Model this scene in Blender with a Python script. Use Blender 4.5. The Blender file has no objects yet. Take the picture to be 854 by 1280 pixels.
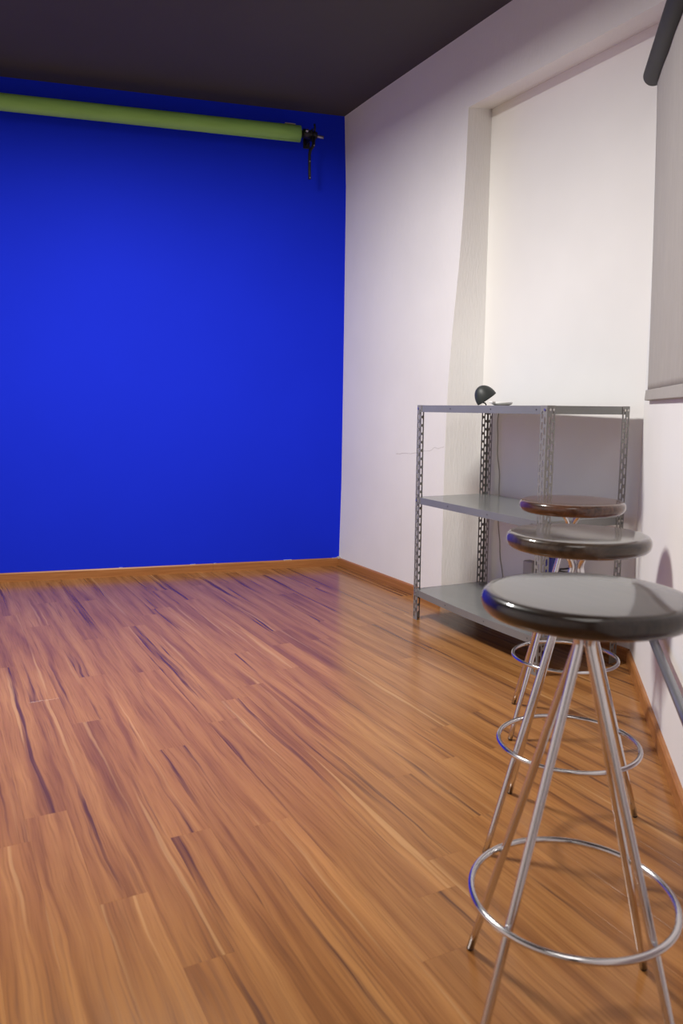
import bpy, bmesh, math, random
from mathutils import Vector, Matrix
random.seed(7)
S = 1.1
scene = bpy.context.scene
COL = scene.collection

# ------------------------------------------------------------------ camera
CAM_POS = Vector((-2.0662, -3.9539, 0.9)) * S
F_PX = 987.5
PITCH, ROLL, YAW = math.radians(7.547), math.radians(0.511), math.radians(27.719)
Fv = Vector((math.sin(YAW)*math.cos(PITCH), math.cos(YAW)*math.cos(PITCH), -math.sin(PITCH)))
Rv = Vector((math.cos(YAW), -math.sin(YAW), 0))
Uv = Rv.cross(Fv)
R2 = Rv*math.cos(ROLL) + Uv*math.sin(ROLL)
U2 = -Rv*math.sin(ROLL) + Uv*math.cos(ROLL)
cd = bpy.data.cameras.new('camera')
cam = bpy.data.objects.new('camera', cd); COL.objects.link(cam)
m = Matrix(((R2.x, U2.x, -Fv.x, CAM_POS.x), (R2.y, U2.y, -Fv.y, CAM_POS.y), (R2.z, U2.z, -Fv.z, CAM_POS.z), (0, 0, 0, 1)))
cam.matrix_world = m
cd.sensor_fit = 'VERTICAL'; cd.sensor_height = 36; cd.sensor_width = 24
cd.lens = F_PX/1280*36
cd.clip_start = 0.05
cd.dof.use_dof = True; cd.dof.focus_distance = 4.0; cd.dof.aperture_fstop = 5.6
scene.camera = cam

# ------------------------------------------------------------------ world, lamps, exposure
w = bpy.data.worlds.new('world'); scene.world = w; w.use_nodes = True
w.node_tree.nodes['Background'].inputs[0].default_value = (0.9, 0.92, 1, 1)
w.node_tree.nodes['Background'].inputs[1].default_value = 0.05
def area(name, loc, rot, sx, sy, power, col, spread=180):
    l = bpy.data.lights.new(name, 'AREA'); l.shape = 'RECTANGLE'; l.size = sx; l.size_y = sy
    l.energy = power; l.color = col; l.spread = math.radians(spread)
    o = bpy.data.objects.new(name, l); COL.objects.link(o); o.location = loc; o.rotation_euler = rot
    return o
area('ceiling_lamp_light', (-1.75, -1.62, 2.49), (0, 0, 0), 0.34, 0.34, 82, (1.0, 0.972, 0.925))
area('rear_fill_light', (-2.0, -4.3, 2.66), (0, 0, 0), 1.5, 1.1, 15, (1.0, 0.95, 0.91))  # broad dim fill added overhead near the camera, out of view
vs = scene.view_settings
vs.view_transform = 'Standard'; vs.look = 'None'; vs.exposure = 0.0; vs.gamma = 1.0
vs.use_curve_mapping = False

# ------------------------------------------------------------------ material helpers
def mat(name, col, rough=0.6, metal=0.0, spec=0.5, coat=0.0, coat_rough=0.1):
    mt = bpy.data.materials.new(name); mt.use_nodes = True
    b = mt.node_tree.nodes['Principled BSDF']
    b.inputs['Base Color'].default_value = (*col, 1); b.inputs['Roughness'].default_value = rough
    b.inputs['Metallic'].default_value = metal; b.inputs['Specular IOR Level'].default_value = spec
    b.inputs['Coat Weight'].default_value = coat; b.inputs['Coat Roughness'].default_value = coat_rough
    return mt
def nodes(mt):
    nt = mt.node_tree
    return nt, nt.nodes, nt.links, nt.nodes['Principled BSDF']
def coords(nt, scale, kind='Object', rot=(0, 0, 0), offset=None):
    tc = nt.nodes.new('ShaderNodeTexCoord'); mp = nt.nodes.new('ShaderNodeMapping')
    mp.inputs['Scale'].default_value = scale; mp.inputs['Rotation'].default_value = rot
    nt.links.new(tc.outputs[kind], mp.inputs[0])
    return mp
def noise(nt, vec, scale, detail=4, rough=0.5, dist=0.0):
    n = nt.nodes.new('ShaderNodeTexNoise'); n.inputs['Scale'].default_value = scale
    n.inputs['Detail'].default_value = detail; n.inputs['Roughness'].default_value = rough
    n.inputs['Distortion'].default_value = dist
    nt.links.new(vec, n.inputs['Vector']); return n
def ramp(nt, fac, stops):
    r = nt.nodes.new('ShaderNodeValToRGB'); cr = r.color_ramp
    while len(cr.elements) < len(stops): cr.elements.new(0.5)
    for e, (p, c) in zip(cr.elements, stops):
        e.position = p; e.color = (*c, 1) if len(c) == 3 else c
    nt.links.new(fac, r.inputs[0]); return r
def mix(nt, fac, a, b, mode='MIX'):
    n = nt.nodes.new('ShaderNodeMix'); n.data_type = 'RGBA'; n.blend_type = mode
    for sock, v in ((n.inputs[0], fac), (n.inputs[6], a), (n.inputs[7], b)):
        if isinstance(v, bpy.types.NodeSocket): nt.links.new(v, sock)
        elif isinstance(v, (int, float)): sock.default_value = v
        else: sock.default_value = (*v, 1)
    return n.outputs[2]
def bump(nt, b, height, strength, dist=0.002):
    n = nt.nodes.new('ShaderNodeBump'); n.inputs['Strength'].default_value = strength
    n.inputs['Distance'].default_value = dist
    nt.links.new(height, n.inputs['Height']); nt.links.new(n.outputs[0], b.inputs['Normal'])

def wall_paint(name, col, strength, vert=False, rough=0.75, var=0.03):
    mt = mat(name, col, rough, spec=0.25); nt, N, L, b = nodes(mt)
    mp = coords(nt, (1, 1, 0.16) if vert else (1, 1, 1))
    n1 = noise(nt, mp.outputs[0], 120 if vert else 90, 3, 0.6)
    mp2 = coords(nt, (1, 1, 1)); n2 = noise(nt, mp2.outputs[0], 2.2, 3, 0.5)
    r = ramp(nt, n2.outputs['Fac'], [(0.3, tuple(c*(1-var) for c in col)), (0.7, tuple(min(1, c*(1+var)) for c in col))])
    L.new(r.outputs[0], b.inputs['Base Color'])
    bump(nt, b, n1.outputs['Fac'], strength, 0.004)
    return mt
M = {}
M['white'] = wall_paint('rolled_white_paint', (0.84, 0.825, 0.81), 0.42, vert=True)
M['white_smooth'] = wall_paint('smooth_white_paint', (0.85, 0.84, 0.82), 0.06)
M['blue'] = wall_paint('blue_screen_paint', (0.009, 0.030, 0.76), 0.05, rough=0.7, var=0.02)
M['ceiling'] = wall_paint('dark_grey_ceiling_paint', (0.082, 0.076, 0.073), 0.1)
M['rear'] = wall_paint('grey_rear_wall_paint', (0.16, 0.16, 0.165), 0.1)
M['blue'].node_tree.nodes['Principled BSDF'].inputs['Specular IOR Level'].default_value = 0.08

def wood_floor():
    mt = mat('laminate_walnut', (0.4, 0.2, 0.08), 0.3, spec=0.36); nt, N, L, b = nodes(mt)
    tc = N.new('ShaderNodeTexCoord'); oi = N.new('ShaderNodeObjectInfo')
    cmb = N.new('ShaderNodeCombineXYZ')
    mul = N.new('ShaderNodeMath'); mul.operation = 'MULTIPLY'; mul.inputs[1].default_value = 37.0
    L.new(oi.outputs['Random'], mul.inputs[0]); L.new(mul.outputs[0], cmb.inputs[0]); L.new(mul.outputs[0], cmb.inputs[1]); L.new(mul.outputs[0], cmb.inputs[2])
    add = N.new('ShaderNodeVectorMath'); add.operation = 'ADD'
    L.new(tc.outputs['Object'], add.inputs[0]); L.new(cmb.outputs[0], add.inputs[1])
    # the figure of the wood wanders sideways along the plank
    wv = N.new('ShaderNodeMapping'); wv.inputs['Scale'].default_value = (7, 2.2, 7); L.new(add.outputs[0], wv.inputs[0])
    wn = noise(nt, wv.outputs[0], 1.0, 3, 0.55)
    sub = N.new('ShaderNodeMath'); sub.operation = 'SUBTRACT'; sub.inputs[1].default_value = 0.5; L.new(wn.outputs['Fac'], sub.inputs[0])
    amp = N.new('ShaderNodeMath'); amp.operation = 'MULTIPLY'; amp.inputs[1].default_value = 0.030; L.new(sub.outputs[0], amp.inputs[0])
    wc = N.new('ShaderNodeCombineXYZ'); L.new(amp.outputs[0], wc.inputs[0])
    warp = N.new('ShaderNodeVectorMath'); warp.operation = 'ADD'; L.new(add.outputs[0], warp.inputs[0]); L.new(wc.outputs[0], warp.inputs[1])
    def mp(sc):
        q = N.new('ShaderNodeMapping'); q.inputs['Scale'].default_value = sc; L.new(warp.outputs[0], q.inputs[0]); return q.outputs[0]
    # broad soft bands along the plank
    broad = noise(nt, mp((1, 0.045, 1)), 24, 3, 0.5, 0.35)
    base = ramp(nt, broad.outputs['Fac'], [(0.30, (0.24, 0.096, 0.031)), (0.44, (0.335, 0.142, 0.044)), (0.56, (0.395, 0.176, 0.056)), (0.72, (0.46, 0.214, 0.070))])
    # fine grain
    fine = noise(nt, mp((1, 0.02, 1)), 230, 4, 0.6)
    fr = ramp(nt, fine.outputs['Fac'], [(0.32, (0.74, 0.71, 0.68)), (0.5, (0.97, 0.97, 0.97)), (0.7, (1.08, 1.08, 1.08))])
    c = mix(nt, 1.0, base.outputs[0], fr.outputs[0], 'MULTIPLY')
    # dark heartwood streaks
    ds = noise(nt, mp((1, 0.020, 1)), 30, 4, 0.62, 0.15)
    dr = ramp(nt, ds.outputs['Fac'], [(0.572, (0, 0, 0)), (0.63, (0.45, 0.45, 0.45)), (0.67, (0.92, 0.92, 0.92))])
    c = mix(nt, dr.outputs[0], c, (0.095, 0.038, 0.022))
    # pale sapwood streaks
    ls = noise(nt, mp((1.0, 0.016, 1.7)), 44, 1.0, 0.4, 0.1)
    lr = ramp(nt, ls.outputs['Fac'], [(0.67, (0, 0, 0)), (0.74, (0.6, 0.6, 0.6))])
    c = mix(nt, lr.outputs[0], c, (0.56, 0.31, 0.125))
    # each plank its own tint
    pr = ramp(nt, oi.outputs['Random'], [(0, (0.92, 0.90, 0.88)), (0.5, (1, 1, 1)), (1, (1.05, 1.04, 1.03))])
    c = mix(nt, 1.0, c, pr.outputs[0], 'MULTIPLY')
    L.new(c, b.inputs['Base Color'])
    rr = ramp(nt, fine.outputs['Fac'], [(0.3, (0.26,)*3), (0.7, (0.19,)*3)])
    L.new(rr.outputs[0], b.inputs['Roughness'])
    bump(nt, b, fine.outputs['Fac'], 0.12, 0.0006)
    return mt
M['floor'] = wood_floor()
M['subfloor'] = mat('dark_joint_underlay', (0.20, 0.09, 0.04), 0.8)

def board_wood(name, c1, c2, along):
    mt = mat(name, c1, 0.4, spec=0.4); nt, N, L, b = nodes(mt)
    sc = [14, 14, 60]; sc[along] = 1.2
    n = noise(nt, coords(nt, tuple(sc)).outputs[0], 1.6, 4, 0.6, 0.4)
    r = ramp(nt, n.outputs['Fac'], [(0.3, c1), (0.7, c2)]); L.new(r.outputs[0], b.inputs['Base Color'])
    return mt
M['base_x'] = board_wood('baseboard_wood_x', (0.33, 0.125, 0.035), (0.47, 0.20, 0.065), 0)
M['base_y'] = board_wood('baseboard_wood_y', (0.33, 0.125, 0.035), (0.47, 0.20, 0.065), 1)
M['caulk'] = mat('white_caulk', (0.55, 0.52, 0.50), 0.8)

def enamel(name, col, rough):
    mt = mat(name, col, rough, metal=0.25, spec=0.5); nt, N, L, b = nodes(mt)
    n = noise(nt, coords(nt, (1, 1, 1)).outputs[0], 5, 3, 0.5)
    r = ramp(nt, n.outputs['Fac'], [(0.3, tuple(c*0.93 for c in col)), (0.7, tuple(c*1.06 for c in col))])
    L.new(r.outputs[0], b.inputs['Base Color'])
    return mt
M['post'] = enamel('grey_enamel_angle', (0.27, 0.265, 0.255), 0.42)
M['tray'] = enamel('grey_enamel_tray', (0.25, 0.255, 0.245), 0.22)
M['bolt'] = mat('zinc_bolt', (0.62, 0.6, 0.57), 0.3, metal=1)
M['chrome'] = mat('polished_chrome', (0.70, 0.69, 0.70), 0.13, metal=1)
M['rubber'] = mat('black_rubber', (0.012, 0.012, 0.012), 0.6)
M['black'] = mat('black_painted_metal', (0.010, 0.010, 0.012), 0.45)
M['dark_plastic'] = mat('dark_plastic', (0.028, 0.032, 0.030), 0.5)
M['cassette'] = mat('black_blind_tube', (0.018, 0.018, 0.018), 0.6)
M['aluminium'] = mat('brushed_aluminium', (0.42, 0.42, 0.44), 0.33, metal=1)
M['rail'] = mat('grey_steel_tube', (0.30, 0.31, 0.33), 0.36, metal=0.8)
M['white_plastic'] = mat('white_plastic', (0.78, 0.77, 0.76), 0.45)
M['grey_plastic'] = mat('pale_grey_plastic', (0.42, 0.41, 0.42), 0.5)
M['blue_plastic'] = mat('blue_plastic', (0.04, 0.06, 0.32), 0.45)
M['cable'] = mat('white_cable', (0.40, 0.37, 0.35), 0.5)

def paper_green():
    col = (0.29, 0.56, 0.14)
    mt = mat('green_backdrop', col, 0.65, spec=0.3); nt, N, L, b = nodes(mt)
    n = noise(nt, coords(nt, (0.6, 4, 4)).outputs[0], 6, 3, 0.5)
    r = ramp(nt, n.outputs['Fac'], [(0.3, (0.265, 0.52, 0.125)), (0.7, (0.32, 0.60, 0.155))]); L.new(r.outputs[0], b.inputs['Base Color'])
    return mt
M['green'] = paper_green()
def fabric():
    mt = mat('grey_blind_fabric', (0.40, 0.375, 0.35), 0.85, spec=0.2); nt, N, L, b = nodes(mt)
    n = noise(nt, coords(nt, (1, 1, 0.02)).outputs[0], 320, 3, 0.6)
    r = ramp(nt, n.outputs['Fac'], [(0.3, (0.36, 0.335, 0.315)), (0.7, (0.44, 0.415, 0.39))]); L.new(r.outputs[0], b.inputs['Base Color'])
    bump(nt, b, n.outputs['Fac'], 0.2, 0.0008)
    return mt
M['fabric'] = fabric()
def seat_wood(name, dark, light):
    mt = mat(name, dark, 0.35, spec=0.15, coat=1.0, coat_rough=0.10); nt, N, L, b = nodes(mt)
    n = noise(nt, coords(nt, (1.0, 16, 10), rot=(0, 0, math.radians(20))).outputs[0], 5, 5, 0.65, 0.3)
    r = ramp(nt, n.outputs['Fac'], [(0.32, dark), (0.5, tuple((a+c)/2 for a, c in zip(dark, light))), (0.72, light)])
    L.new(r.outputs[0], b.inputs['Base Color'])
    n2 = noise(nt, coords(nt, (1, 1, 1)).outputs[0], 9, 4, 0.6)
    r2 = ramp(nt, n2.outputs['Fac'], [(0.3, (0.05,)*3), (0.7, (0.10,)*3)]); L.new(r2.outputs[0], b.inputs['Coat Roughness'])
    return mt
M['seat_a'] = seat_wood('espresso_varnished_wood', (0.010, 0.006, 0.004), (0.034, 0.022, 0.016))
M['seat_b'] = seat_wood('worn_brown_varnished_wood', (0.022, 0.013, 0.008), (0.085, 0.055, 0.036))
M['seat_c'] = seat_wood('reddish_brown_varnished_wood', (0.035, 0.014, 0.008), (0.13, 0.055, 0.030))

# ------------------------------------------------------------------ object helpers
def link(name, bm, m_, parent=None, smooth=False, kind=None):
    me = bpy.data.meshes.new(name); bm.normal_update(); bm.to_mesh(me); bm.free()
    if m_: me.materials.append(m_)
    if smooth:
        for p in me.polygons: p.use_smooth = True
    o = bpy.data.objects.new(name, me); COL.objects.link(o)
    if parent: o.parent = parent
    if kind: o['kind'] = kind
    return o
def structure(name, bm, m_, parent=None, smooth=False):
    return link(name, bm, m_, parent, smooth, 'structure')
def thing(name, label, cat, loc=(0, 0, 0), rz=0, group=None):
    o = bpy.data.objects.new(name, None); COL.objects.link(o); o.empty_display_size = 0.05
    o.location = loc; o.rotation_euler = (0, 0, rz)
    o['label'] = label; o['category'] = cat
    if group: o['group'] = group
    return o
def tag(o, label, cat, group=None):
    o['label'] = label; o['category'] = cat
    if group: o['group'] = group
    return o
def box(bm, x0, x1, y0, y1, z0, z1, mtx=None):
    vs_ = [bm.verts.new((x, y, z)) for z in (z0, z1) for y in (y0, y1) for x in (x0, x1)]
    for f in ((0, 2, 3, 1), (4, 5, 7, 6), (0, 1, 5, 4), (2, 6, 7, 3), (0, 4, 6, 2), (1, 3, 7, 5)):
        bm.faces.new([vs_[i] for i in f])
    if mtx: bmesh.ops.transform(bm, matrix=mtx, verts=vs_)
    return vs_
def prism(bm, pts, z0, z1):
    a = [bm.verts.new((x, y, z0)) for x, y in pts]; b = [bm.verts.new((x, y, z1)) for x, y in pts]
    n = len(pts)
    bm.faces.new(a[::-1]); bm.faces.new(b)
    for i in range(n): bm.faces.new((a[i], a[(i+1) % n], b[(i+1) % n], b[i]))
def sweep(bm, pts, r, seg=12, closed=False, cap=True, radii=None):
    pts = [Vector(p) for p in pts]; n = len(pts); rings = []
    t0 = (pts[1]-pts[0]).normalized(); up = Vector((0, 0, 1)) if abs(t0.z) < 0.9 else Vector((1, 0, 0))
    nrm = (up - t0*up.dot(t0)).normalized()
    for i in range(n):
        if closed: t = (pts[(i+1) % n]-pts[i-1]).normalized()
        else: t = (pts[min(i+1, n-1)]-pts[max(i-1, 0)]).normalized()
        nrm = (nrm - t*nrm.dot(t)).normalized(); bi = t.cross(nrm)
        rr = radii[i] if radii else r
        rings.append([bm.verts.new(pts[i]+nrm*rr*math.cos(2*math.pi*k/seg)+bi*rr*math.sin(2*math.pi*k/seg)) for k in range(seg)])
    for i in range(n if closed else n-1):
        a, b = rings[i], rings[(i+1) % n]
        for k in range(seg): bm.faces.new((a[k], a[(k+1) % seg], b[(k+1) % seg], b[k]))
    if cap and not closed:
        bm.faces.new(rings[0][::-1]); bm.faces.new(rings[-1])
def lathe(bm, prof, seg=64, c=(0, 0, 0)):
    rings = []
    for r, z in prof:
        if r < 1e-6: rings.append([bm.verts.new((c[0], c[1], c[2]+z))])
        else: rings.append([bm.verts.new((c[0]+r*math.cos(2*math.pi*k/seg), c[1]+r*math.sin(2*math.pi*k/seg), c[2]+z)) for k in range(seg)])
    for a, b in zip(rings, rings[1:]):
        for k in range(seg):
            q = [a[k % len(a)], a[(k+1) % len(a)], b[(k+1) % len(b)], b[k % len(b)]]
            u = []
            for v in q:
                if v not in u: u.append(v)
            if len(u) >= 3: bm.faces.new(u)
def bevel_obj(o, wd, seg=2):
    md = o.modifiers.new('bevel', 'BEVEL'); md.width = wd; md.segments = seg; md.limit_method = 'ANGLE'
    return o

# ------------------------------------------------------------------ room shell
H = 2.4415*S
D_ALC, AY, Z_IN, Z_OUT = 0.140*S, -1.098*S, 2.162*S, 2.138*S
K = Vector((0.140*S, -1.998*S, 0))
WANG = math.radians(41.55)
DW = Vector((-math.sin(WANG), -math.cos(WANG), 0)); NW = Vector((-math.cos(WANG), math.sin(WANG), 0))
XL, YR = -3.7, -5.9
BU = Vector((-0.98037, 0.19716, 0)); BN = Vector((-0.19716, -0.98037, 0))   # along the blue wall, out of the blue wall
BROT = math.atan2(-BU.y, -BU.x)
T_END = (YR-K.y)/DW.y
T_SIDE = -(K.x)/DW.x        # where the angled wall passes the plane of the side wall
P_END = K+DW*T_END; P_SIDE = K+DW*T_SIDE

# floor: slab + planks
def clip(poly, p, n):       # keep the side where (q-p).n >= 0
    out = []
    for a, b in zip(poly, poly[1:]+poly[:1]):
        da = (a[0]-p[0])*n[0]+(a[1]-p[1])*n[1]; db = (b[0]-p[0])*n[0]+(b[1]-p[1])*n[1]
        if da >= 0: out.append(a)
        if (da >= 0) != (db >= 0):
            t = da/(da-db); out.append((a[0]+t*(b[0]-a[0]), a[1]+t*(b[1]-a[1])))
    return out
YB = XL*BU.y/BU.x*1.0       # where the blue wall meets the left wall
bm = bmesh.new()
prism(bm, [(XL, YR), (P_END.x, YR), (K.x+0.02, K.y), (K.x+0.02, -0.03), (XL, YB)], -0.05, -0.0075)
floor = structure('floor', bm, M['subfloor'])
PW, PL = 0.0965, 1.215
JOINTS = {-1.87: -1.870, -1.615: -1.268, -1.60: -2.692, -1.51: -3.265, -1.226: -2.629, -2.166: -2.524, -1.30: -0.571}
mesh_cache = {}
rp = random.Random(3)
i0 = math.floor((XL+1.918)/PW)
for i in range(i0, 24):
    x0 = -1.918+i*PW; x1 = x0+PW
    if x1 <= XL or x0 >= K.x: continue
    ph = rp.uniform(0, PL)
    for jx, jy in JOINTS.items():
        if x0 <= jx < x1: ph = (jy-YR) % PL
    y = YR+ph-PL
    while y < YB:
        ya, yb = y, y+PL; y += PL
        poly = [(x0, ya), (x1, ya), (x1, yb), (x0, yb)]
        for p_, n_ in (((XL, 0), (1, 0)), ((K.x, 0), (-1, 0)), ((0, YR), (0, 1)), ((K.x, K.y), (NW.x, NW.y)), ((0, 0), (BN.x, BN.y))):
            poly = clip(poly, p_, n_)
            if len(poly) < 3: break
        if len(poly) < 3: continue
        cx_, cy_ = (x0+x1)/2, (ya+yb)/2
        full = len(poly) == 4 and abs(sum(p[0] for p in poly)/4-cx_) < 1e-6 and abs(sum(p[1] for p in poly)/4-cy_) < 1e-6
        if full and 'full' in mesh_cache:
            me = mesh_cache['full']
        else:
            pts = []
            for px, py in poly:
                if not pts or math.hypot(px-cx_-pts[-1][0], py-cy_-pts[-1][1]) > 1e-4: pts.append((px-cx_, py-cy_))
            if len(pts) < 3: continue
            n = len(pts); mx = sum(p[0] for p in pts)/n; my = sum(p[1] for p in pts)/n
            g, e = 0.00005, 0.00012
            ins = lambda d: [(px-d*(1 if px > mx else -1), py-d*(1 if py > my else -1)) for px, py in pts]
            bm = bmesh.new()
            a = [bm.verts.new((px, py, -0.0075)) for px, py in ins(g)]
            b = [bm.verts.new((px, py, -e*0.7)) for px, py in ins(g)]
            c = [bm.verts.new((px, py, 0)) for px, py in ins(g+e)]
            bm.faces.new(c)
            for k in range(n):
                k2 = (k+1) % n
                bm.faces.new((a[k], a[k2], b[k2], b[k])); bm.faces.new((b[k], b[k2], c[k2], c[k]))
            me = bpy.data.meshes.new('plank'); bm.to_mesh(me); bm.free(); me.materials.append(M['floor'])
            if full: mesh_cache['full'] = me
        o = bpy.data.objects.new('plank', me); COL.objects.link(o)
        o.location = (cx_, cy_, 0); o.parent = floor

# ceiling
bm = bmesh.new()
prism(bm, [(XL-0.1, YR-0.1), (P_END.x+0.1, YR-0.1), (K.x+0.2, K.y), (K.x+0.2, 0.05), (XL-0.1, YB+0.12)], H, H+0.08)
structure('ceiling', bm, M['ceiling'])

# far wall (blue)
bm = bmesh.new()
qa = -BU*0.1; qb = BU*4.0; qo = -BN*0.1
prism(bm, [(qa.x, qa.y), (qb.x, qb.y), (qb.x+qo.x, qb.y+qo.y), (qa.x+qo.x, qa.y+qo.y)], -0.05, H)
structure('wall_far', bm, M['blue'])

# side wall: front face grid with a bulging corner, reveal, soffit
def bulge(z):
    z = z/S
    pts_ = [(-0.1, -0.004), (0.06, -0.002), (0.46, 0.009), (1.35, 0.017), (2.08, 0.021), (2.25, 0.015), (2.5, 0.007)]
    for (a, va), (b, vb) in zip(pts_, pts_[1:]):
        if a <= z <= b: return (va+(vb-va)*(z-a)/(b-a))*S
    return 0.006*S
REV = [(-0.02, -1.012), (0.08, -1.015), (0.25, -1.015), (0.43, -1.015), (0.58, -1.015), (0.723, -1.017), (0.87, -1.021), (1.007, -1.028), (1.214, -1.047), (1.36, -1.066), (1.514, -1.086), (1.74, -1.107), (1.93, -1.117), (2.138, -1.122)]
def rev_y(z):
    z = z/S
    for (a, va), (b, vb) in zip(REV, REV[1:]):
        if a <= z <= b: return (va+(vb-va)*(z-a)/(b-a))*S
    return REV[-1][1]*S
rw = random.Random(11)
bm = bmesh.new()
NZ = 40; NY = 12
zs_ = [-0.02+(Z_OUT+0.02)*k/NZ for k in range(NZ+1)]
grid = []
for z in zs_:
    row = []
    for j in range(NY+1):
        ye = rev_y(z)
        y = 0.012+(ye-0.012)*j/NY
        row.append(bm.verts.new((bulge(z)*math.exp(-abs(y)/0.25)+0.0, y, z)))
    grid.append(row)
for a, b in zip(grid, grid[1:]):
    for j in range(NY): bm.faces.new((a[j], b[j], b[j+1], a[j+1]))
# reveal (oblique)
inner = [bm.verts.new((D_ALC, AY, min(z, Z_IN) if k < NZ else Z_IN)) for k, z in enumerate(zs_)]
outer = [bm.verts.new(grid[k][NY].co) for k in range(NZ+1)]
prev = outer
for m_i in range(1, 7):
    cur = inner if m_i == 6 else [bm.verts.new(outer[k].co.lerp(inner[k].co, m_i/6)) for k in range(NZ+1)]
    for k in range(NZ):
        f = bm.faces.new((prev[k], prev[k+1], cur[k+1], cur[k])); f.smooth = True
    prev = cur
# face above the alcove height
top = []
for z in (Z_OUT, Z_OUT+0.12, H-0.12, H-0.03, H):
    row = []
    ys = [0.012+(rev_y(Z_OUT)-0.012)*j/NY for j in range(NY+1)]+[P_SIDE.y]
    for j, y in enumerate(ys):
        if z == Z_OUT and j <= NY: row.append(grid[-1][j]); continue
        row.append(bm.verts.new((bulge(z)*math.exp(-abs(y)/0.25), y, z)))
    top.append(row)
for a, b in zip(top, top[1:]):
    for j in range(NY+1): bm.faces.new((a[j], b[j], b[j+1], a[j+1]))
# soffit
s2 = bm.verts.new((D_ALC, K.y, Z_IN))
bm.faces.new((grid[-1][NY], top[0][NY+1], s2, inner[-1]))
bmesh.ops.recalc_face_normals(bm, faces=bm.faces)
wall_right = structure('wall_right', bm, M['white'])
bm = bmesh.new(); rk = random.Random(21)
ck = [(-0.66, 0.742), (-0.70, 0.744), (-0.76, 0.750), (-0.857, 0.757), (-0.91, 0.768), (-0.96, 0.770), (-1.004, 0.781), (-1.03, 0.795), (-1.06, 0.788), (-1.095, 0.800), (-1.115, 0.798)]
cp = []
for (ya, za), (yb, zb) in zip(ck, ck[1:]):
    for k in range(4):
        t = k/4; cp.append((-0.0002, ya+(yb-ya)*t, za+(zb-za)*t+rk.uniform(-0.003, 0.003)))
sweep(bm, cp, 0.0007, 6)
link('plaster_crack', bm, mat('grey_plaster_edge', (0.56, 0.53, 0.52), 0.9), wall_right)
bm = bmesh.new(); box(bm, D_ALC, D_ALC+0.1, K.y-0.1, 0.1, -0.05, H)
structure('wall_alcove', bm, M['white_smooth'])

# angled wall with the blind
bm = bmesh.new()
q0 = K-DW*0.0; q1 = P_END+DW*0.05; th = -NW*0.1
prism(bm, [(q0.x, q0.y), (q1.x, q1.y), (q1.x+th.x, q1.y+th.y), (q0.x+th.x, q0.y+th.y)], -0.05, H)
structure('wall_angled', bm, M['white_smooth'])
bm = bmesh.new(); box(bm, XL-0.1, XL, YR-0.1, YB+0.1, -0.05, H); structure('wall_left', bm, M['white_smooth'])
bm = bmesh.new(); box(bm, XL-0.1, P_END.x+0.1, YR-0.1, YR, -0.05, H); structure('wall_rear', bm, M['rear'])

# baseboards
HB, TB = 0.0457*S, 0.013
def baseboard(name, a, b, n, m_, ext=0.0):
    """board from a to b against a wall whose inward normal is n"""
    a = Vector(a); b = Vector(b); d = (b-a).normalized(); n = Vector(n)
    bm = bmesh.new()
    prof = [(0, 0), (TB, 0), (TB, HB-0.006), (TB-0.004, HB), (0, HB)]
    va = [bm.verts.new(a+n*p+Vector((0, 0, z))) for p, z in prof]
    vb = [bm.verts.new(b+n*p+Vector((0, 0, z))) for p, z in prof]
    for i in range(5): bm.faces.new((va[i], va[(i+1) % 5], vb[(i+1) % 5], vb[i]))
    bm.faces.new(va[::-1]); bm.faces.new(vb)
    bmesh.ops.recalc_face_normals(bm, faces=bm.faces)
    return structure(name, bm, m_)
baseboard('baseboard_far', BU*3.77, BU*(0.722*S+0.0008), BN, M['base_x'])
baseboard('baseboard_far', BU*0.722*S, -BU*0.004, BN, M['base_x'])
baseboard('baseboard_right', (0.0, -TB, 0), (0.0, -1.012*S, 0), (-1, 0, 0), M['base_y'])
baseboard('baseboard_alcove', (D_ALC, AY-0.01, 0), (D_ALC, K.y-0.0, 0), (-1, 0, 0), M['base_y'])
baseboard('baseboard_angled', K+DW*0.02, K+DW*T_END, NW, M['base_y'])
# white paint drips and caulk on the board tops
bm = bmesh.new()
rc = random.Random(5)
BR = Matrix.Rotation(BROT, 4, 'Z')
for (x0, x1) in ((-1.34, -1.32), (-0.93, -0.90), (-0.79, -0.775), (-0.36, -0.31), (-0.05, -0.012)):
    n = 5
    for k in range(n):
        a = x0+(x1-x0)*k/n; b = a+(x1-x0)/n*0.95
        box(bm, a, b, -TB*rc.uniform(0.4, 0.9), 0.0, HB-0.001, HB+rc.uniform(0.0005, 0.0025), BR)
box(bm, -0.018, 0.0, -0.02, -0.001, HB-0.004, HB+0.008)
structure('trim_1', bm, M['caulk'])

# ------------------------------------------------------------------ green backdrop roll and its bracket
roll = thing('backdrop_roll', 'long horizontal roll of green backdrop mounted high on the blue wall', 'backdrop', BU*0.264*S+BN*0.12*S+Vector((0, 0, 2.290*S)), BROT)
ax = Vector((-1, 0, 0.001)).normalized(); LR = 2.9
bm = bmesh.new()
r0 = 0.0385*S
pts = [ax*(LR*k/24) - Vector((0, 0, 0.004*math.sin(math.pi*min(1, k/24)))) for k in range(25)]
sweep(bm, pts, r0, 32)
o = link('backdrop_sheet', bm, M['green'], roll, True)
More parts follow.
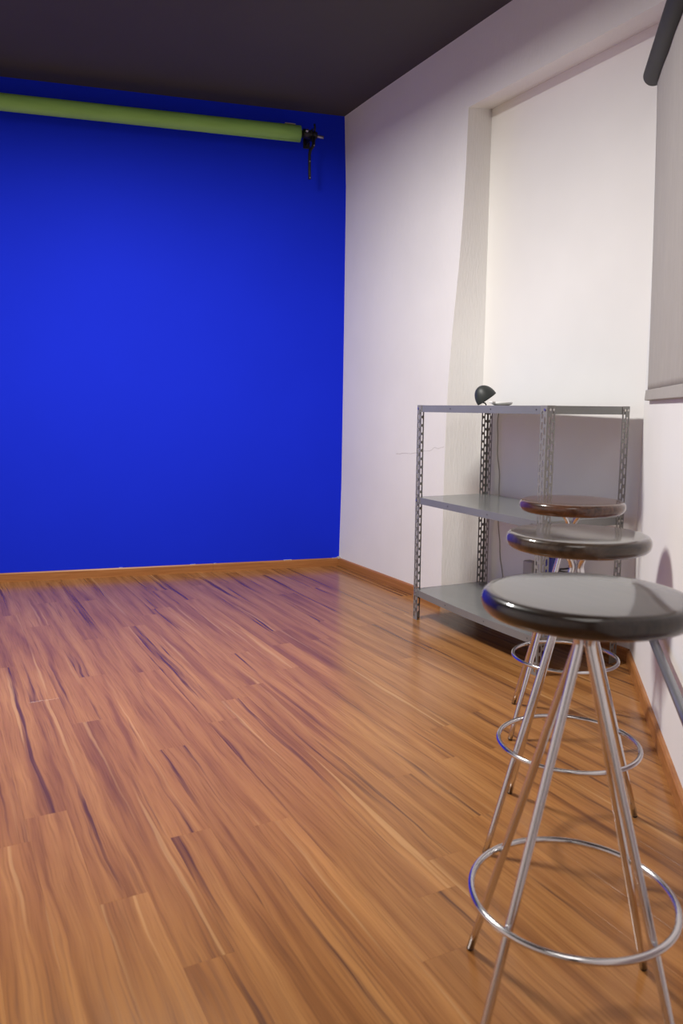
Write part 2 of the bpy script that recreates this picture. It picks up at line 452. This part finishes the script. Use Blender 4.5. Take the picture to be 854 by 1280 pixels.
# loose outer edge of the sheet, a thin lap along the underside
bm = bmesh.new()
lap = []
for i in range(7):
    a = math.radians(-128+i*9); rr = r0+0.0012+0.0012*math.sin(i*0.5)
    lap.append((math.cos(a)*rr, math.sin(a)*rr))
va = [[bm.verts.new(ax*(LR*k/12)+Vector((0, -c*1.0, s))) for c, s in lap] for k in range(13)]
for a, b in zip(va, va[1:]):
    for i in range(6): bm.faces.new((a[i], a[i+1], b[i+1], b[i]))
o = link('loose_edge', bm, M['green'], roll, True)
md = o.modifiers.new('s', 'SOLIDIFY'); md.thickness = 0.0012; md.offset = 1
o['label'] = 'pale edge of the green sheet along the underside'
bm = bmesh.new(); sweep(bm, [(-0.02, 0, 0), (0.012, 0, 0)], 0.020, 20); link('core_plug', bm, M['black'], roll, True)
bm = bmesh.new(); box(bm, -0.09, -0.03, -0.018, 0.012, r0-0.002, r0+0.0035); 
o = link('tape', bm, mat('beige_tape', (0.42, 0.36, 0.25), 0.6), roll); o['label'] = 'small beige tape tab on top near the right end'; bevel_obj(o, 0.002)

bp_ = BU*0.203*S+Vector((0, 0, 2.288*S))
br = thing('roller_bracket', 'black metal wall bracket with hanging crank arm at right end of green roll', 'bracket', bp_, BROT)
yr = -0.12*S
bm = bmesh.new(); box(bm, -0.018, 0.022, -0.006, 0, -0.035, 0.035); o = link('wall_plate', bm, M['black'], br); bevel_obj(o, 0.002)
bm = bmesh.new(); box(bm, -0.004, 0.004, yr-0.005, -0.005, -0.018, 0.020)
box(bm, -0.004, 0.004, yr-0.02, yr+0.02, -0.030, 0.030); o = link('bracket_arm', bm, M['black'], br); bevel_obj(o, 0.002)
bm = bmesh.new(); sweep(bm, [(-0.052, yr, 0.006), (-0.004, yr, 0.002)], 0.024, 20); sweep(bm, [(-0.004, yr, 0.002), (0.03, yr, 0.0)], 0.019, 20)
link('drive_hub', bm, M['black'], br, True)
bm = bmesh.new(); sweep(bm, [(0.02, yr-0.006, -0.004), (0.068, yr-0.006, -0.008)], 0.0085, 14); o = link('spindle', bm, M['aluminium'], br, True); o['label'] = 'short silver spindle stub'
bm = bmesh.new(); sweep(bm, [(-0.034, yr-0.022, 0.012), (-0.034, yr-0.036, 0.012)], 0.009, 14); o = link('set_screw', bm, M['aluminium'], br, True); o['label'] = 'silver screw head'
bm = bmesh.new(); sweep(bm, [(0.016, yr, 0.01), (0.019, yr, 0.045), (0.016, yr, 0.062)], 0.006, 10); link('latch_lever', bm, M['black'], br, True)
bm = bmesh.new(); sweep(bm, [(0.010, yr-0.014, -0.01), (0.006, yr-0.016, -0.06), (-0.012, yr-0.018, -0.085), (-0.017, yr-0.019, -0.11), (-0.017, yr-0.02, -0.20), (-0.016, yr-0.02, -0.245)], 0.0085, 12, radii=[0.010, 0.010, 0.009, 0.0085, 0.0085, 0.008])
ca = link('crank_arm', bm, M['black'], br, True)
for x, z in ((0.008, -0.062), (-0.017, -0.15), (-0.016, -0.238)):
    bm = bmesh.new(); sweep(bm, [(x, yr-0.022, z), (x, yr-0.031, z)], 0.004, 10); o = link('rivet', bm, M['aluminium'], ca, True)

# ------------------------------------------------------------------ steel shelving
SYAW = math.radians(-1.91)
HS, ZM, ZB = 0.912*S, 0.5279*S, 0.1316*S
LN, DP = 0.8127*S, 0.3597*S
shelf = thing('steel_shelf', 'grey three-tier slotted-angle steel shelf standing in the wall alcove', 'shelf', (-0.2447*S, -1.1601*S, 0), 0)
shelf.rotation_euler = (0, 0, SYAW)
# local frame: +x = depth towards the wall, -y = length towards the camera
FW, FT = 0.036, 0.0018
def flange_bm(bm, put, height, zphase):
    """flange FW wide with two staggered columns of slots; put(u, z) -> xyz"""
    cols = [(0.0, 0.0050, None), (0.0050, 0.0165, 0.0), (0.0165, 0.0195, None), (0.0195, 0.0310, 0.5), (0.0310, FW, None)]
    pitch = 0.0385
    for u0, u1, ph in cols:
        if ph is None:
            vs_ = [bm.verts.new(put(u, z)) for u, z in ((u0, 0), (u1, 0), (u1, height), (u0, height))]; bm.faces.new(vs_); continue
        z = 0.006 - ph*pitch
        while z < height:
            za, zb = max(z, 0), min(z+pitch, height)
            s0, s1 = z+0.0055, z+pitch-0.0055
            ua, ub = u0+0.0012, u1-0.0012
            if s0 > 0.004 and s1 < height-0.004 and zb-za > 0.03:
                cc = 0.0030
                hole = [(ua+cc, s0), (ub-cc, s0), (ub, s0+cc), (ub, s1-cc), (ub-cc, s1), (ua+cc, s1), (ua, s1-cc), (ua, s0+cc)]
                O = [bm.verts.new(put(u, q)) for u, q in ((u0, za), (u1, za), (u1, zb), (u0, zb))]
                I = [bm.verts.new(put(u, q)) for u, q in hole]
                bm.faces.new((O[0], O[1], I[1], I[0])); bm.faces.new((O[1], I[2], I[1])); bm.faces.new((O[1], O[2], I[3], I[2]))
                bm.faces.new((O[2], I[4], I[3])); bm.faces.new((O[2], O[3], I[5], I[4])); bm.faces.new((O[3], I[6], I[5]))
                bm.faces.new((O[3], O[0], I[7], I[6])); bm.faces.new((O[0], I[0], I[7]))
            elif zb > za:
                vs_ = [bm.verts.new(put(u, q)) for u, q in ((u0, za), (u1, za), (u1, zb), (u0, zb))]; bm.faces.new(vs_)
            z += pitch
        if 0.006-ph*pitch > 0:
            vs_ = [bm.verts.new(put(u, q)) for u, q in ((u0, 0), (u1, 0), (u1, 0.006-ph*pitch), (u0, 0.006-ph*pitch))]; bm.faces.new(vs_)
for cx_, cy_, sx, sy in ((0, 0, 1, -1), (0, -LN, 1, 1), (DP, -LN, -1, 1), (DP, 0, -1, -1)):
    bm = bmesh.new()
    flange_bm(bm, lambda u, z: (cx_, cy_+sy*u, z), HS, 0)
    flange_bm(bm, lambda u, z: (cx_+sx*u, cy_, z), HS, 0.5)
    bmesh.ops.remove_doubles(bm, verts=bm.verts, dist=1e-5)
    o = link('angle_post', bm, M['post'], shelf)
    md = o.modifiers.new('thick', 'SOLIDIFY'); md.thickness = FT; md.offset = 0
    # plastic-free steel foot: a small folded tab
LIP = 0.030
ri = random.Random(2)
for z, sag in ((HS-0.001, 0.0), (ZM, 0.0), (ZB, 0.006)):
    g = 0.0016
    bm = bmesh.new()
    nx, ny = 6, 16
    x0, x1, y0, y1 = g, DP-g, -LN+g, -g
    P_ = [[None]*(ny+1) for _ in range(nx+1)]
    for i in range(nx+1):
        for j in range(ny+1):
            x = x0+(x1-x0)*i/nx; y = y0+(y1-y0)*j/ny
            t = (y-y0)/(y1-y0)
            dz = -sag*math.sin(math.pi*t)*(1.1 if i == 0 else 0.8) if sag else 0
            P_[i][j] = bm.verts.new((x, y, z+dz))
    for i in range(nx):
        for j in range(ny): bm.faces.new((P_[i][j], P_[i+1][j], P_[i+1][j+1], P_[i][j+1]))
    def lip(seq):
        low = [bm.verts.new(v.co-Vector((0, 0, LIP))) for v in seq]
        mid = Vector(((x0+x1)/2, (y0+y1)/2, 0))
        ret = []
        for v in low:
            d = (mid-v.co); d.z = 0
            ret.append(v)
        for a in range(len(seq)-1): bm.faces.new((seq[a], seq[a+1], low[a+1], low[a]))
        return low
    l1 = lip([P_[0][j] for j in range(ny+1)]); l2 = lip([P_[nx][j] for j in range(ny+1)])
    l3 = lip([P_[i][0] for i in range(nx+1)]); l4 = lip([P_[i][ny] for i in range(nx+1)])
    # turned-in return under each long lip
    for low, dx in ((l1, 0.010), (l2, -0.010)):
        rt = [bm.verts.new(v.co+Vector((dx, 0, 0))) for v in low]
        for a in range(len(low)-1): bm.faces.new((low[a], low[a+1], rt[a+1], rt[a]))
    bmesh.ops.remove_doubles(bm, verts=bm.verts, dist=1e-5)
    bmesh.ops.recalc_face_normals(bm, faces=bm.faces)
    tr = link('shelf_tray', bm, M['tray'], shelf)
    md = tr.modifiers.new('thick', 'SOLIDIFY'); md.thickness = 0.0010; md.offset = 0
    bevel_obj(tr, 0.0015, 2)
    # bolts at the corners, flat black discs on the lip painting the shade of screw holes
    zb_ = z-0.014
    for (bx0, by0, nx_, ny_) in ((0, -0.011, -1, 0), (0, -LN+0.011, -1, 0), (0.011, -LN, 0, -1), (DP-0.011, -LN, 0, -1), (DP-0.026, -LN, 0, -1), (0.026, -LN, 0, -1)):
        bm = bmesh.new(); sweep(bm, [(bx0+nx_*0.0005, by0+ny_*0.0005, zb_), (bx0+nx_*0.0035, by0+ny_*0.0035, zb_)], 0.0048, 8)
        link('bolt', bm, M['bolt'], tr)
    for t in (0.30, 0.62, 0.93):
        bm = bmesh.new(); dz = -sag*math.sin(math.pi*(1-t))*1.1
        sweep(bm, [(g-0.0008, -LN*t, zb_+dz), (g-0.0012, -LN*t, zb_+dz)], 0.0028, 8)
        o = link('hole_shade_disc', bm, M['rubber'], tr)

def on_shelf(u, v, z):      # u along the length from the far-left corner, v depth
    p = Vector((v, -u, z)); p.rotate(Matrix.Rotation(SYAW, 3, 'Z'))
    return p+Vector((-0.2447*S, -1.1601*S, 0))

# black domed gadget and white lid on the top tray
p = on_shelf(0.318, 0.120, HS)
g1 = thing('domed_gadget', 'small black open-domed gadget standing on the top shelf', 'gadget', p, math.radians(0))
bm = bmesh.new()
R_ = 0.046
prof = [(0.0, 0.0)]+[(R_*math.sin(math.radians(a)), R_*1.35*(1-math.cos(math.radians(a)))) for a in range(10, 91, 10)]+[(R_*0.985, R_*1.40), (R_*0.90, R_*1.40), (R_*0.86, R_*1.3), (R_*0.6, R_*0.9), (0, R_*0.5)]
lathe(bm, prof, 40)
mt_ = Vector((0, 0, 1)).rotation_difference(Vector((0.50, -0.28, -0.80))).to_matrix().to_4x4() @ Matrix.Translation((0, 0, -0.016))
bmesh.ops.transform(bm, matrix=mt_, verts=bm.verts)
mz = min(v.co.z for v in bm.verts)
for v in bm.verts: v.co.z -= mz-0.0005
link('dome', bm, M['dark_plastic'], g1, True)
bm = bmesh.new(); sweep(bm, [(0.008, -0.030, 0.003), (0.012, -0.018, 0.010), (0.016, 0.0, 0.012)], 0.003, 10); link('hinge_arm', bm, M['dark_plastic'], g1, True)
p = on_shelf(0.455, 0.130, HS)
g2 = thing('flat_lid', 'flat white plastic lid lying beside the black domed gadget', 'lid', p)
bm = bmesh.new()
lathe(bm, [(0, 0.0005), (0.030, 0.0005), (0.042, 0.006), (0.045, 0.013), (0.042, 0.0145), (0.038, 0.010), (0, 0.009)], 40)
link('dish', bm, M['white_plastic'], g2, True)
bm = bmesh.new(); box(bm, -0.060, -0.038, -0.012, 0.012, 0.009, 0.017); o = link('tab', bm, M['white_plastic'], g2); bevel_obj(o, 0.003)

# things at the back of the bottom tray
p = on_shelf(0.452, 0.318, ZB-0.003)
bm = bmesh.new(); box(bm, -0.02, 0.02, -0.03, 0.03, 0, 0.193)
o = link('power_box', bm, M['grey_plastic']); o.location = p; o.rotation_euler = (0, 0, SYAW); bevel_obj(o, 0.006)
tag(o, 'pale grey box at the back of the bottom shelf, partly behind nearest stool seat', 'box')
p = on_shelf(0.590, 0.318, ZB-0.003)
bm = bmesh.new(); box(bm, -0.022, 0.022, -0.024, 0.024, 0, 0.235)
o = link('storage_case', bm, M['blue_plastic']); o.location = p; o.rotation_euler = (0, 0, SYAW); bevel_obj(o, 0.006)
tag(o, 'narrow dark blue case at the back of the bottom shelf', 'case')
p = on_shelf(0.660, 0.318, ZB-0.002)
bm = bmesh.new()
rk = random.Random(4); pts = []
for k in range(90):
    a = k*0.42; rr = 0.024+0.004*math.sin(k*1.3)
    pts.append((rr*0.8*math.cos(a), rr*math.sin(a), 0.004+0.205*k/89+0.003*math.sin(k*0.7)))
sweep(bm, pts, 0.0035, 8)
o = link('cable_coil', bm, M['rubber'], None, True); o.location = p
tag(o, 'coiled black cable beside the blue case at back of the bottom shelf', 'cable')

# thin cord hanging on the alcove wall behind the shelf
bm = bmesh.new(); pts = []
rk = random.Random(9)
for k in range(30):
    t = k/29; z = (0.885-t*0.735)*S
    y = (-1.216-0.060*t**1.6+0.006*math.sin(t*11)+0.003*math.sin(t*31))*S
    pts.append((D_ALC-0.0035, y, z))
sweep(bm, pts, 0.0022, 8)
o = link('hanging_cord', bm, M['cable'], None, True)
tag(o, 'thin pale cord hanging down the alcove wall behind the steel shelf', 'cord')

# ------------------------------------------------------------------ bar stools
ZS, RS, RR, ZR, RF = 0.6524*S, 0.1423*S, 0.1433*S, 0.2064*S, 0.1977*S
def seat_mesh(m_):
    bm = bmesh.new(); T = 0.037; prof = [(0, 0), (RS*0.5, 0), (RS-0.026, 0), (RS-0.016, 0.0010), (RS-0.008, 0.004), (RS-0.003, 0.009), (RS-0.0006, 0.0155), (RS, 0.021), (RS-0.0008, 0.0265), (RS-0.003, 0.0315), (RS-0.0065, 0.035), (RS-0.0115, T-0.0004), (RS-0.018, T), (RS*0.5, T), (0, T)]
    lathe(bm, prof, 128)
    bmesh.ops.recalc_face_normals(bm, faces=bm.faces)
    me = bpy.data.meshes.new('seat'); bm.to_mesh(me); bm.free(); me.materials.append(m_)
    for p_ in me.polygons: p_.use_smooth = True
    return me
def stool(loc, rz, label, m_, src=None):
    t = thing('bar_stool', label, 'stool', loc, rz, 'chrome bar stools in a row along the white wall')
    if src is None:
        o = bpy.data.objects.new('seat', seat_mesh(m_)); COL.objects.link(o); o.parent = t; o.location = (0, 0, ZS-0.037)
        bm = bmesh.new(); lathe(bm, [(0, 0), (0.058, 0), (0.064, 0.0025), (0.064, 0.005), (0, 0.005)], 48)
        o = link('mounting_plate', bm, M['chrome'], t, True); o.location = (0, 0, ZS-0.0415)
        zt = ZS-0.042; zp = ZS-0.082; rl = 0.0070
        for k in range(4):
            a = math.radians(90*k)
            prof = [(0.036, zt), (0.026, zt-0.008), (0.0165, zt-0.020), (0.0120, zt-0.031), (0.0118, zp), (0.0150, zp-0.012)]
            # from the pinch straight to the foot
            steps = 14
            r_a, z_a = 0.0150, zp-0.012
            for q in range(1, steps+1):
                prof.append((r_a+(RF-0.002-r_a)*q/steps, z_a+(0.005-z_a)*q/steps))
            bm = bmesh.new(); sweep(bm, [(r*math.cos(a), r*math.sin(a), z) for r, z in prof], rl, 16)
            lg = link('leg', bm, M['chrome'], t, True)
            bm = bmesh.new(); sweep(bm, [((RF-0.0022)*math.cos(a), (RF-0.0022)*math.sin(a), 0.0055), ((RF-0.0008)*math.cos(a), (RF-0.0008)*math.sin(a), 0.0022)], rl-0.0003, 14)
            ft = link('foot_tip', bm, M['rubber'], lg, True)
        bm = bmesh.new(); sweep(bm, [(RR*math.cos(math.radians(a)), RR*math.sin(math.radians(a)), ZR) for a in range(0, 360, 5)], 0.0056, 14, closed=True)
        link('foot_ring', bm, M['chrome'], t, True)
    else:
        for ch in src.children:
            c = ch.copy(); COL.objects.link(c); c.parent = t
            if ch.name.startswith('seat'): c.data = seat_mesh(m_)
            for gch in ch.children:
                d = gch.copy(); COL.objects.link(d); d.parent = c
    return t
st1 = stool((-1.2745*S, -3.1726*S, 0), math.radians(98.0), 'nearest chrome bar stool, its dark round seat large in the foreground', M['seat_a'])
st2 = stool((-0.9052*S, -2.7763*S, 0), math.radians(175.4), 'middle chrome bar stool with dark seat, between the nearest and the farthest', M['seat_b'], st1)
st3 = stool((-0.4963*S, -2.333*S, 0), math.radians(93.1), 'farthest chrome bar stool, reddish-brown seat, right beside the steel shelf', M['seat_c'], st1)

# ------------------------------------------------------------------ roller blind on the angled wall
def wp(al, off, z): return K+DW*al+NW*off+Vector((0, 0, z))
blind = thing('roller_blind', 'grey fabric roller blind with black top tube on the angled white wall', 'blind', wp(0.1, 0, 1.0))
base = Vector(blind.location)
AL0, AL1 = 0.15, 1.75
def bl(al, off, z): return wp(al, off, z)-base
ZT = 1.945*S
bm = bmesh.new(); sweep(bm, [bl(AL0-0.02, 0.047, ZT), bl(AL0-0.012, 0.047, ZT), bl(AL1, 0.047, ZT)], 0.036, 28, radii=[0.030, 0.036, 0.036])
link('roller_tube', bm, M['cassette'], blind, True)
bm = bmesh.new()
NA, NZ2 = 60, 40; zb0, zt0 = 0.962*S, ZT
G = []
for i in range(NA+1):
    al = AL0+0.012+(AL1-AL0-0.012)*i/NA; row = []
    for k in range(NZ2+1):
        t = k/NZ2; z = zt0+(zb0-zt0)*t
        off = 0.040-0.028*t**0.8 + 0.0022*math.sin(al*26+1.2*t)*(0.3+t) + 0.0015*math.sin(al*61+3*t)*t
        row.append(bm.verts.new(bl(al, off, z)))
    G.append(row)
for a, b in zip(G, G[1:]):
    for k in range(NZ2): bm.faces.new((a[k], b[k], b[k+1], a[k+1]))
o = link('blind_fabric', bm, M['fabric'], blind, True)
md = o.modifiers.new('s', 'SOLIDIFY'); md.thickness = 0.0012; md.offset = 0
bm = bmesh.new()
hz0, hz1 = 0.930*S, 0.965*S
sec = [(0.003, hz0), (0.019, hz0+0.002), (0.0165, hz1), (0.0085, hz1)]
va = [bm.verts.new(bl(AL0+0.004, o_, z)) for o_, z in sec]; vb = [bm.verts.new(bl(AL1, o_, z)) for o_, z in sec]
for i in range(4): bm.faces.new((va[i], va[(i+1) % 4], vb[(i+1) % 4], vb[i]))
bm.faces.new(va[::-1]); bm.faces.new(vb); bmesh.ops.recalc_face_normals(bm, faces=bm.faces)
o = link('hem_bar', bm, M['fabric'], blind); bevel_obj(o, 0.002); o['label'] = 'fabric-covered weighted hem'
bm = bmesh.new()
a = [bl(AL0-0.024, 0.0, ZT-0.03), bl(AL0-0.020, 0.0, ZT-0.03), bl(AL0-0.020, 0.050, ZT-0.012), bl(AL0-0.024, 0.050, ZT-0.012)]
b = [v+Vector((0, 0, 0.05)) for v in a]
a = [bm.verts.new(v) for v in a]; b = [bm.verts.new(v) for v in b]
bm.faces.new(a[::-1]); bm.faces.new(b)
for i in range(4): bm.faces.new((a[i], a[(i+1) % 4], b[(i+1) % 4], b[i]))
bmesh.ops.recalc_face_normals(bm, faces=bm.faces)
link('end_bracket', bm, M['cassette'], blind)

# ------------------------------------------------------------------ leaning tube at the right edge
def on_wall(u, v, off):
    d = Fv*F_PX+R2*(u-427)+U2*(640-v); p0 = K+NW*off
    return CAM_POS+d*((p0-CAM_POS).dot(NW)/d.dot(NW))
PA = Vector((-0.1495, -2.4875, 0.3412)); PB = Vector((-0.7477, -3.1624, 0.2951))
dirv = (PB-PA).normalized(); PE = PA+dirv*1.9; P0 = PA-dirv*0.03
tb = thing('wall_rail', 'low grey steel rail on the angled wall, right of nearest stool', 'rail', P0)
bm = bmesh.new(); sweep(bm, [P0-P0, dirv*0.004, PE-P0-dirv*0.004, PE-P0], 0.0125, 18, radii=[0.0105, 0.0125, 0.0125, 0.0105])
link('tube', bm, M['rail'], tb, True)
for t in (0.02, 1.0, 1.85):
    q = dirv*t; qw = q-NW*((P0+q-K).dot(NW))
    bm = bmesh.new(); sweep(bm, [qw+NW*0.0, qw+NW*0.003, qw+NW*0.0031, q], 0.007, 14, radii=[0.02, 0.02, 0.007, 0.007])
    link('wall_mount', bm, M['rail'], tb, True)
